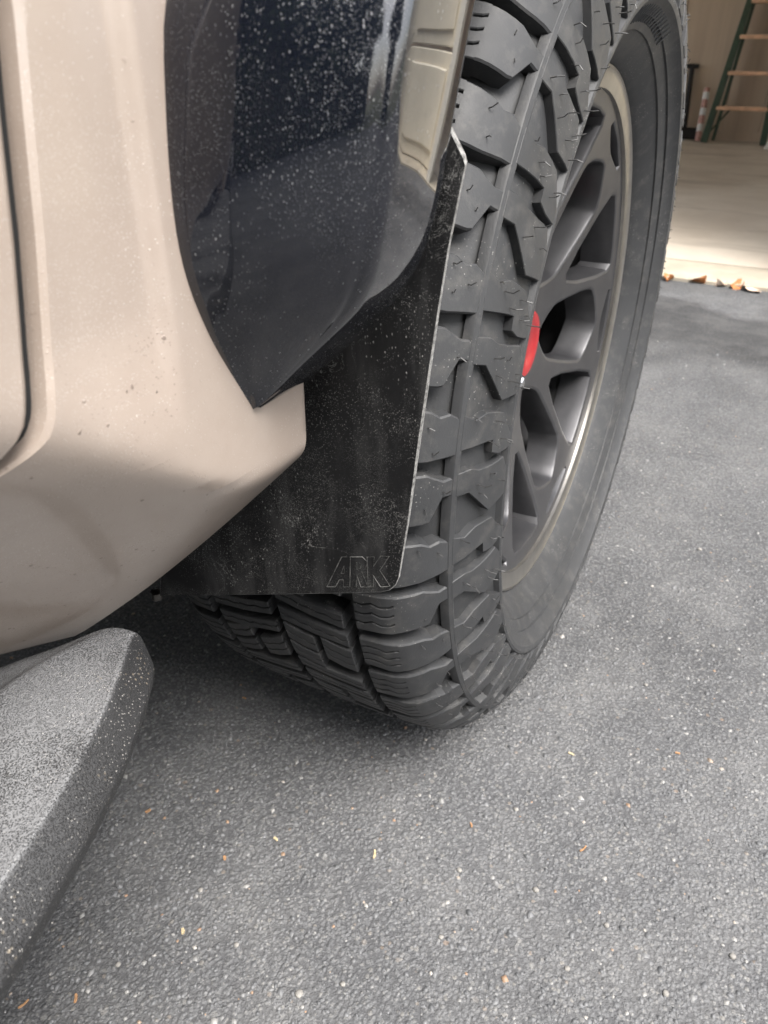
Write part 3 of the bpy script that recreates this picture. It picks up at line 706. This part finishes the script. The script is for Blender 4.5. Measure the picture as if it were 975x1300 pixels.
def centre(kind):
    b = MB(); p = 360 / 27
    w0, w1 = ((.004, .064), (-.064, -.004))[kind]
    s0, s1 = sW(w0), sW(w1); f = 1 if kind == 0 else -1
    def seg(a_, c_, la, lb): return dens([(s0 + (s1 - s0) * a_, la[0] * p, la[1] * p), (s0 + (s1 - s0) * (a_ + c_) / 2, (la[0] + lb[0]) / 2 * p + .02 * p, (la[1] + lb[1]) / 2 * p + .02 * p), (s0 + (s1 - s0) * c_, lb[0] * p, lb[1] * p)])
    def sk(v): return tuple(x + .12 * f for x in v)
    # an S of slabs: two long arms and a hooked middle, each cut by fine zigzag sipes
    def cut(a_, c_, la, lb, n):
        full_ = seg(a_, c_, la, lb)
        lug(b, full_, -.003, -.016, .001)
        for k in range(n):
            out = []
            for i_, (s_, lo, hi) in enumerate(full_):
                zz = .010 * p * (1 if i_ % 2 else -1); g = .006 * p
                out.append((s_, lo + (hi - lo) * k / n + (zz + g if k else 0), lo + (hi - lo) * (k + 1) / n + (zz - g if k < n - 1 else 0)))
            lug(b, out, 0, -.004, .0005)
    cut(0, 1, (.02, .19), sk((.02, .17)), 2)
    cut(0, .44, (.24, .45), sk((.21, .43)), 2)
    cut(.56, 1, (.28, .60), sk((.23, .56)), 3)
    cut(0, .44, (.50, .71), sk((.48, .69)), 2)
    cut(.0, .98, (.77, .93), sk((.77, .93)), 2)
    return b.mesh('tread_block', M_RUB, 22)
SH = [shoulder(0), shoulder(1)]; SD = [side_lug(0), side_lug(1)]; CT = [centre(0), centre(1)]
ROT0 = 139.4 + .86 * PITCH * 0
for k in range(54):
    ph = ROT0 - .86 * PITCH + k * PITCH
    r_ = (math.radians(ph), 0, 0)
    place('shoulder_lug', SH[k % 2], whl, rot=r_); place('sidewall_lug', SD[k % 2], whl, rot=r_)
    q = place('shoulder_lug', SH[k % 2], whl, rot=(math.radians(-ph), 0, math.pi))
for k in range(27):
    ph = ROT0 + k * 360 / 27
    place('tread_block', CT[0], whl, rot=(math.radians(ph), 0, 0)); place('tread_block', CT[1], whl, rot=(math.radians(ph + 5), 0, 0))
# moulding hairs
b = MB()
for k in range(54):
    for (r_, f_) in ((.402, .3), (.399, .62), (.391, .35), (.372, .3), (.363, .38), (.357, .62), (.347, .35), (.340, .75), (.333, .55), (.327, .8)):
        if random.random() < .22: continue
        ph = ROT0 - .86 * PITCH + (k + f_ + random.uniform(-.08, .08)) * PITCH
        if r_ > .385 and not 120 < ph % 360 < 235: continue
        s_ = sR(r_ + random.uniform(-.002, .002)); L = random.uniform(.0025, .0075); h0 = -.001 if r_ > .38 else .0003
        if r_ > .38: L *= .6
        if not 95 < ph % 360 < 265: L *= .35
        p0 = Vector(P3(s_, ph, h0)); p1 = Vector(P3(s_, ph + random.uniform(-.15, .15), h0 + L * .55)) + Vector((L * .4, 0, 0)); p2 = Vector(P3(s_ + random.uniform(-.002, .003), ph + random.uniform(-.4, .4), h0 + L)) + Vector((L * .5, 0, 0))
        b.tube([p0, p1, p2], .00038, 4)
o = b.build('moulding_hairs', M_SPEW, whl); o['kind'] = 'stuff'
# fine hatched marks moulded near the top of the sidewall
b = MB()
for k in range(16):
    ph = 70 + k * 1.9; w0, w1 = (.1440, .1335) if k % 5 else (.146, .1365)
    for ra, rb, wa, wb in ((.3085, .296, .1432, .1335),):
        q0, q1 = [Vector((w_, r_ * math.cos(math.radians(p_)), r_ * math.sin(math.radians(p_)))) for w_, r_, p_ in ((wa, ra, ph), (wb, rb, ph + .8))]
        b.tube([q0, q1], .0009, 5)
b.build('sidewall_mark', M_RUB, whl)
# rim
b = MB(); lathe([(-.10, .266), (-.112, .262), (-.108, .250), (-.06, .236), (.05, .231), (.080, .2325), (.090, .2355)], 144, b)
rim_me = b.mesh('rim', M_BARREL, 35); rim = place('rim', rim_me, whl)
b = MB(); lathe([(.080, .236), (.0945, .2445), (.0985, .2455), (.1050, .2462), (.1062, .2590), (.1085, .2625), (.1078, .2655), (.103, .2668), (.095, .264)], 144, b)
lip_me = b.mesh('rim_lip', M_LIP, 35); place('rim_lip', lip_me, whl)
import bmesh
def wheel_face():
    def loop_of(pts, it=2):                                # corner cutting in the plane of the wheel
        P = [Vector((r_ * math.cos(math.radians(a_)), r_ * math.sin(math.radians(a_)))) for r_, a_ in pts]
        for cu in (.13, .26):
            Q = []
            for p, q in zip(P, P[1:] + P[:1]): Q += [p.lerp(q, cu), p.lerp(q, 1 - cu)]
            P = Q
        return P
    def grow(P, d):
        c_ = sum(P, Vector((0, 0))) / len(P); out = []
        for i_, p in enumerate(P):
            t_ = (P[(i_ + 1) % len(P)] - P[i_ - 1]).normalized(); n_ = Vector((t_.y, -t_.x))
            if n_.dot(p - c_) < 0: n_ = -n_
            out.append(p + n_ * d)
        return out
    def fw(p, back=0): r_ = p.length; return .055 + .0475 * max(0, (r_ - .05) / .2) ** 1.1 - back
    wins = []
    for k in range(6):
        a0 = 22 + 60 * k
        for pts in ([(.110, a0), (.2375, a0 - 14.5), (.2375, a0 + 14.5)],
                    [(.066, a0 + 30), (.100, a0 + 11.5), (.192, a0 + 15.8), (.2155, a0 + 30), (.192, a0 + 44.2), (.100, a0 + 48.5)],
                    [(.2395, a0 + 19.0), (.2405, a0 + 30), (.2395, a0 + 41.0), (.2285, a0 + 30)]):
            wins.append(loop_of(pts))
    bm = bmesh.new(); edges = []; b2 = MB()
    circ_ = lambda R_, n_: [Vector((R_ * math.cos(2 * math.pi * q / n_), R_ * math.sin(2 * math.pi * q / n_))) for q in range(n_)]
    for P in [circ_(.2475, 144), circ_(.04, 36)] + [grow(Wn, .0042) for Wn in wins]:
        vs_ = [bm.verts.new((0, p.x, p.y)) for p in P]
        for q in range(len(vs_)): edges.append(bm.edges.new((vs_[q], vs_[(q + 1) % len(vs_)])))
    bmesh.ops.triangle_fill(bm, use_beauty=True, use_dissolve=False, edges=edges)
    bmesh.ops.subdivide_edges(bm, edges=[e for e in bm.edges if e.calc_length() > .05], cuts=2)
    for v in bm.verts: v.co.x = fw(Vector((v.co.y, v.co.z)))
    bmesh.ops.recalc_face_normals(bm, faces=bm.faces)
    bm.verts.index_update(); b2.add([tuple(v.co) for v in bm.verts], [[v.index for v in f_.verts] for f_ in bm.faces]); bm.free()
    for Wn in wins:
        rows = []
        for d_, bk in ((.0042, 0), (.0024, .0004), (.0007, .0016), (0, .004), (-.0010, .018), (-.0015, .040)):
            rows.append([(fw(p, 0) - bk, q.x, q.y) for p, q in zip(grow(Wn, .0042), grow(Wn, d_))])
        b2.grid(rows, True)
    return b2.mesh('wheel_face', M_RIM, 32)
face_me = wheel_face(); place('wheel_face', face_me, whl)
b = MB(); lathe([(.0, .062), (.048, .060), (.054, .055), (.055, .0), ], 48, b); b.build('hub', M_RIM, whl, 35)
b = MB(); lathe([(.045, .0365), (.0655, .0360), (.0675, .0340), (.0675, .022), (.0662, .020), (.0662, .0)], 64, b); b.build('centre_cap', M_RED, whl, 40)
for k in range(6):
    a_ = math.radians(52 + k * 60); c_ = Vector((0, .058 * math.cos(a_), .058 * math.sin(a_))); b = MB(); b.tube([c_ + Vector((.025, 0, 0)), c_ + Vector((.055, 0, 0)), c_ + Vector((.059, 0, 0))], [.0095, .0095, .006], 6); b.build('lug_nut', M_STEEL, whl)
b = MB(); lathe([(-.02, .06), (.0, .075), (.0, .165), (-.03, .165), (-.03, .06)], 72, b, close=True); b.build('brake_disc', M_DISC, whl, 40)
b = MB(); lathe([(-.06, .225), (-.06, .05)], 48, b); b.build('backing_plate', M_DARK, whl)
# the other wheels, plain because they are out of sight
for x, y in ((-1.74, 0), (0, -3.7), (-1.74, -3.7)):
    q = bpy.data.objects.new('wheel', None); COL.objects.link(q); q.parent = trk; q.location = (x, y, HR)
    if x < -1: q.rotation_euler = (0, 0, math.pi)
    place('tyre', tyre_me, q); place('rim', rim_me, q); place('rim_lip', lip_me, q)
    place('wheel_face', face_me, q)

# ---- rest of the body, above and around the picture
def tbox(name, c, d, mt, bev=.02, parent=trk): b = MB(); b.box(c, d, bev=bev); return b.build(name, mt, parent, 30)
XC = -.87
tbox('underbody', (XC, -2.0, .475), (1.55, 5.2, .15), M_DARK); tbox('engine_tray', (XC, .25, .44), (.95, 1.2, .16), M_DARK)
tbox('axle', (XC, 0, .40), (1.5, .10, .10), M_DARK, .03); tbox('axle', (XC, -3.7, .40), (1.5, .12, .12), M_DARK, .03)
hd = MB(); hd.grid([[(XC + sx_ * wd, y, z) for sx_, wd, z in ((-1, .93, z0 - .05), (-.8, .93, z0), (-.4, .93, z0 + .035), (.4, .93, z0 + .035), (.8, .93, z0), (1, .93, z0 - .05))] for y, z0 in ((-.5, 1.25), (.2, 1.22), (.75, 1.16), (.86, 1.08))])
hd.build('hood', M_PAINT, trk, 40, True)
tbox('front_panel', (XC, .82, .93), (1.56, .12, .36), M_PAINT, .03); tbox('grille', (XC, .885, .92), (1.1, .03, .26), M_DARK, .01)
tbox('front_bumper', (XC, .86, .62), (1.62, .20, .26), M_PAINT, .05)
for s in (-1, 1): tbox('headlight', (XC + s * .6, .885, .98), (.32, .03, .14), M_LAMP, .01)
tbox('front_fender_side', (-1.80, .0, 1.03), (.03, 1.6, .32), M_PAINT, .01); tbox('left_body_side', (-1.80, -2.9, .80), (.04, 4.2, .66), M_PAINT, .015)
tbox('cowl', (XC, -.55, 1.16), (1.78, .25, .14), M_DARK, .02)
cab = MB(); cr = []
for z, xr, y0, y1 in ((1.06, .93, -.55, -2.5), (1.18, .92, -.62, -2.5), (1.62, .74, -1.25, -2.42), (1.80, .70, -1.45, -2.36), (1.86, .60, -1.6, -2.25)):
    cr.append([(XC + sx_ * xr, yy, z) for sx_, yy in ((1, y0 - .06), (.9, y0), (-.9, y0), (-1, y0 - .06), (-1, y1), (1, y1))])
cab.grid(cr, True); cab.add(cr[-1], [list(range(6))]); cab.build('cab', M_PAINT, trk, 25, True)
def quad(name, P, mt, off): b = MB(); b.add([Vector(p) + Vector(off) for p in P], [(0, 1, 2, 3)]); return b.build(name, mt, trk)
quad('windscreen', [(XC + .80, -.68, 1.20), (XC - .80, -.68, 1.20), (XC - .64, -1.24, 1.62), (XC + .64, -1.24, 1.62)], M_GLASS, (0, .02, .016))
for y0, y1 in ((-.95, -1.58), (-1.66, -2.3)): quad('side_window', [(XC + .925, y0, 1.19), (XC + .925, y1, 1.19), (XC + .755, y1, 1.6), (XC + .755, min(y0, -1.3), 1.6)], M_GLASS, (.012, 0, 0))
tbox('rear_door', (.045, -2.06, .80), (.05, .86, .56), M_PAINT, .012)
tbox('bed_side', (.035, -3.65, .85), (.06, 2.25, .60), M_PAINT, .015); tbox('tailgate', (XC, -4.78, .85), (1.8, .06, .58), M_PAINT, .015); tbox('bed_floor', (XC, -3.65, .70), (1.7, 2.2, .04), M_DARK, .01); tbox('rear_bumper', (XC, -4.88, .58), (1.8, .14, .18), M_DARK, .03)
tbox('mirror', (.16, -.72, 1.22), (.22, .12, .2), M_DARK, .04)

# ------------------------------------------------------------------ litter on the driveway
def chip_mesh(L, W, mt, seed):
    r_ = random.Random(seed); b = MB(); n = 5; rows = []
    for k in range(n):
        t = k / (n - 1); ww = W * (.5 + .5 * math.sin(math.pi * (.15 + .7 * t))) * r_.uniform(.8, 1.1); y = (t - .5) * L; bend = .08 * L * math.sin(math.pi * t)
        rows.append([(-ww / 2 + bend, y, .0004), (-ww / 2 + bend, y, .0016), (ww / 2 + bend, y, .0019), (ww / 2 + bend, y, .0004)])
    b.grid(rows, True); b.add(rows[0], [(0, 1, 2, 3)]); b.add(rows[-1], [(3, 2, 1, 0)])
    return b.mesh('chip', mt)
def leaf_mesh(L, seed, mt):
    r_ = random.Random(seed); b = MB(); rows = []
    for k in range(7):
        t = k / 6; ww = L * .42 * math.sin(math.pi * (.06 + .9 * t)) * r_.uniform(.75, 1.15); y = (t - .5) * L
        rows.append([(-ww, y, .012 + .012 * math.sin(3 * t + seed)), (-ww * .5, y, .006), (0, y, .002 + .004 * t), (ww * .5, y, .007), (ww, y, .018 + .01 * math.cos(4 * t))])
    b.grid(rows); return b.mesh('leaf', mt, 60)
def gpx(px, py): return on(px, py, 2, 0)
chips = [(310, 887, 8, 3, 1.2, 0), (475, 1085, 14, 3.5, -.1, 1), (740, 1078, 14, 2.5, -.9, 0), (350, 1066, 8, 4, .9, 1), (285, 1090, 7, 5, .4, 0), (188, 1030, 9, 4, -.9, 0), (598, 1048, 8, 3, .2, 0), (232, 1183, 8, 5, .3, 1), (30, 1275, 14, 2.5, -.7, 0), (96, 1268, 11, 4, .2, 0), (860, 957, 8, 3, 1.3, 0), (725, 958, 10, 3, 1.0, 1)]
for i, (px, py, L, W, a_, kd) in enumerate(chips):
    o = place('wood_chip', chip_mesh(L * .00066, W * .00066, (M_CHIP, M_CHIP2)[kd], i), None, gpx(px, py), (0, 0, a_ + .45))
    tag(o, ('small orange brown wood chip lying on the asphalt', 'small pale straw coloured wood chip lying on the asphalt')[kd], 'wood chip', ('orange brown chips on the driveway', 'pale chips on the driveway')[kd])
pebs = [(380, 1262, 6), (583, 1105, 4.5), (300, 1200, 4), (888, 698, 6), (845, 1262, 5), (680, 1130, 5), (560, 1190, 4), (655, 1028, 4.5), (770, 1175, 4), (150, 1225, 4), (500, 1030, 3.5), (930, 1215, 5), (720, 1230, 4), (255, 1130, 4), (435, 1250, 4), (820, 870, 4), (905, 820, 4.5)]
for i, (px, py, s) in enumerate(pebs):
    me = bpy.data.meshes.new('pebble'); import bmesh
    bm = bmesh.new(); bmesh.ops.create_icosphere(bm, subdivisions=2, radius=s * .0006)
    for v in bm.verts: v.co *= 1 + .35 * noise.noise(v.co * 600 + Vector((i * 3, 0, 0))); v.co.z *= .6
    bm.to_mesh(me); bm.free(); me.materials.append(M_PEB); me.shade_smooth()
    p = gpx(px, py); p.z = s * .0002; o = place('pebble', me, None, p, (0, 0, i)); tag(o, 'small pale pebble lying loose on the grey asphalt', 'pebble', 'pebbles on the driveway')
for i, (px, py, L, mt) in enumerate(((848, 356, .05, M_LEAF), (884, 359, .06, M_LEAF), (935, 366, .05, M_LEAF), (955, 370, .07, M_LEAF2), (915, 364, .04, M_LEAF2))):
    p = gpx(px, py); o = place('fallen_leaf', leaf_mesh(L, i, mt), None, p, (0, 0, i * 1.3))
    tag(o, ('orange brown dry leaf at the garage threshold', 'pale curled dry leaf at the garage threshold')[mt is M_LEAF2], 'leaf', ('orange leaves at the threshold', 'pale leaves at the threshold')[mt is M_LEAF2])

# ------------------------------------------------------------------ trees added unseen behind the viewpoint to darken what the gloss black mirrors
M_BARK = m_simple('bark', (.09, .07, .055), .9, 0, 12, .4, .6, .02)
M_FOL = m_simple('foliage', (.045, .075, .025), .6, 0, 5, .45, 0)
def crown_mesh(seed, H, W, n=9000):
    g = np.random.default_rng(seed); cl = g.normal(size=(46, 3)); cl /= np.linalg.norm(cl, axis=1)[:, None]; cl *= (.35 + .65 * g.random((46, 1)) ** .5)
    cl = cl * np.array([W, W, H * .42]) + np.array([0, 0, H * .53]); k = g.integers(0, 46, n); c = cl[k] + g.normal(size=(n, 3)) * W * .17
    a = g.normal(size=(n, 3)); a /= np.linalg.norm(a, axis=1)[:, None]; t = np.cross(a, g.normal(size=(n, 3))); t /= np.linalg.norm(t, axis=1)[:, None]; u = np.cross(a, t)
    s_ = (.13 + .15 * g.random((n, 1))); V = np.stack([c - t * s_, c + u * s_ * .55, c + t * s_, c - u * s_ * .55], 1).reshape(-1, 3)
    me = bpy.data.meshes.new('crown'); me.from_pydata(V.tolist(), [], (np.arange(n * 4).reshape(-1, 4)).tolist()); me.materials.append(M_FOL); me.update(); return me, cl
tr_kinds = [('broad leafy tree with spreading limbs, added out of view behind the camera', 14.5, 4.0), ('slim leafy tree standing taller than its neighbours, added out of view behind the camera', 17.5, 3.2), ('low bushy tree with a short trunk, added out of view behind the camera', 10.5, 3.8)]
cm = [crown_mesh(k, H, W) for k, (_, H, W) in enumerate(tr_kinds)]
for i, (x, y, k) in enumerate(((-6.5, -13.5, 0), (-2.6, -13.0, 2), (.4, -14.5, 1), (3.2, -12.8, 0), (6.8, -13.6, 2), (10.4, -12.5, 1), (-10.5, -13, 1), (14.5, -11, 0), (-.8, -17.5, 0), (4.6, -17, 1), (8.5, -17.5, 0))):
    lab, H, W = tr_kinds[k]
    t = thing('added_tree', lab, 'tree', (x, y, -.03), 'trees added behind the camera'); t.rotation_euler = (0, 0, i * 1.7)
    b = MB(); b.tube([(0, 0, 0), (.05, .02, H * .2), (.0, .06, H * .42), (.04, 0, H * .7)], [.24, .19, .14, .05], 10)
    for q in cm[k][1][::6]: b.tube([(.02, .04, H * .36), Vector((0, .03, H * .42)).lerp(Vector(q), .5) + Vector((0, 0, .15)), q], [.09, .06, .02], 6)
    b.build('trunk', M_BARK, t, 60); place('crown', cm[k][0], t)

# hedge added unseen before the trees to block the bright horizon in reflections
hg = thing('added_hedge', 'long clipped green hedge added out of view below the trees to hide the horizon', 'hedge', (1.5, -10.6, -.03))
b = MB(); b.box((0, 0, 1.3), (24, .8, 2.6), bev=.1); b.build('opaque_core', M_BARK, hg)  # solid box that stops light passing through the added hedge
g = np.random.default_rng(5); n = 12000
c = np.stack([g.uniform(-12.1, 12.1, n), g.uniform(-.55, .55, n), g.uniform(.05, 2.85, n)], 1); c[:n * 2 // 3, 1] = .45 + .12 * g.random(n * 2 // 3)
a = g.normal(size=(n, 3)); a /= np.linalg.norm(a, axis=1)[:, None]; t = np.cross(a, g.normal(size=(n, 3))); t /= np.linalg.norm(t, axis=1)[:, None]; u = np.cross(a, t); s_ = .05 + .06 * g.random((n, 1))
V = np.stack([c - t * s_, c + u * s_ * .6, c + t * s_, c - u * s_ * .6], 1).reshape(-1, 3)
me = bpy.data.meshes.new('leaves'); me.from_pydata(V.tolist(), [], np.arange(n * 4).reshape(-1, 4).tolist()); me.materials.append(M_FOL); me.update()
o = place('leaves', me, hg); o['kind'] = 'stuff'
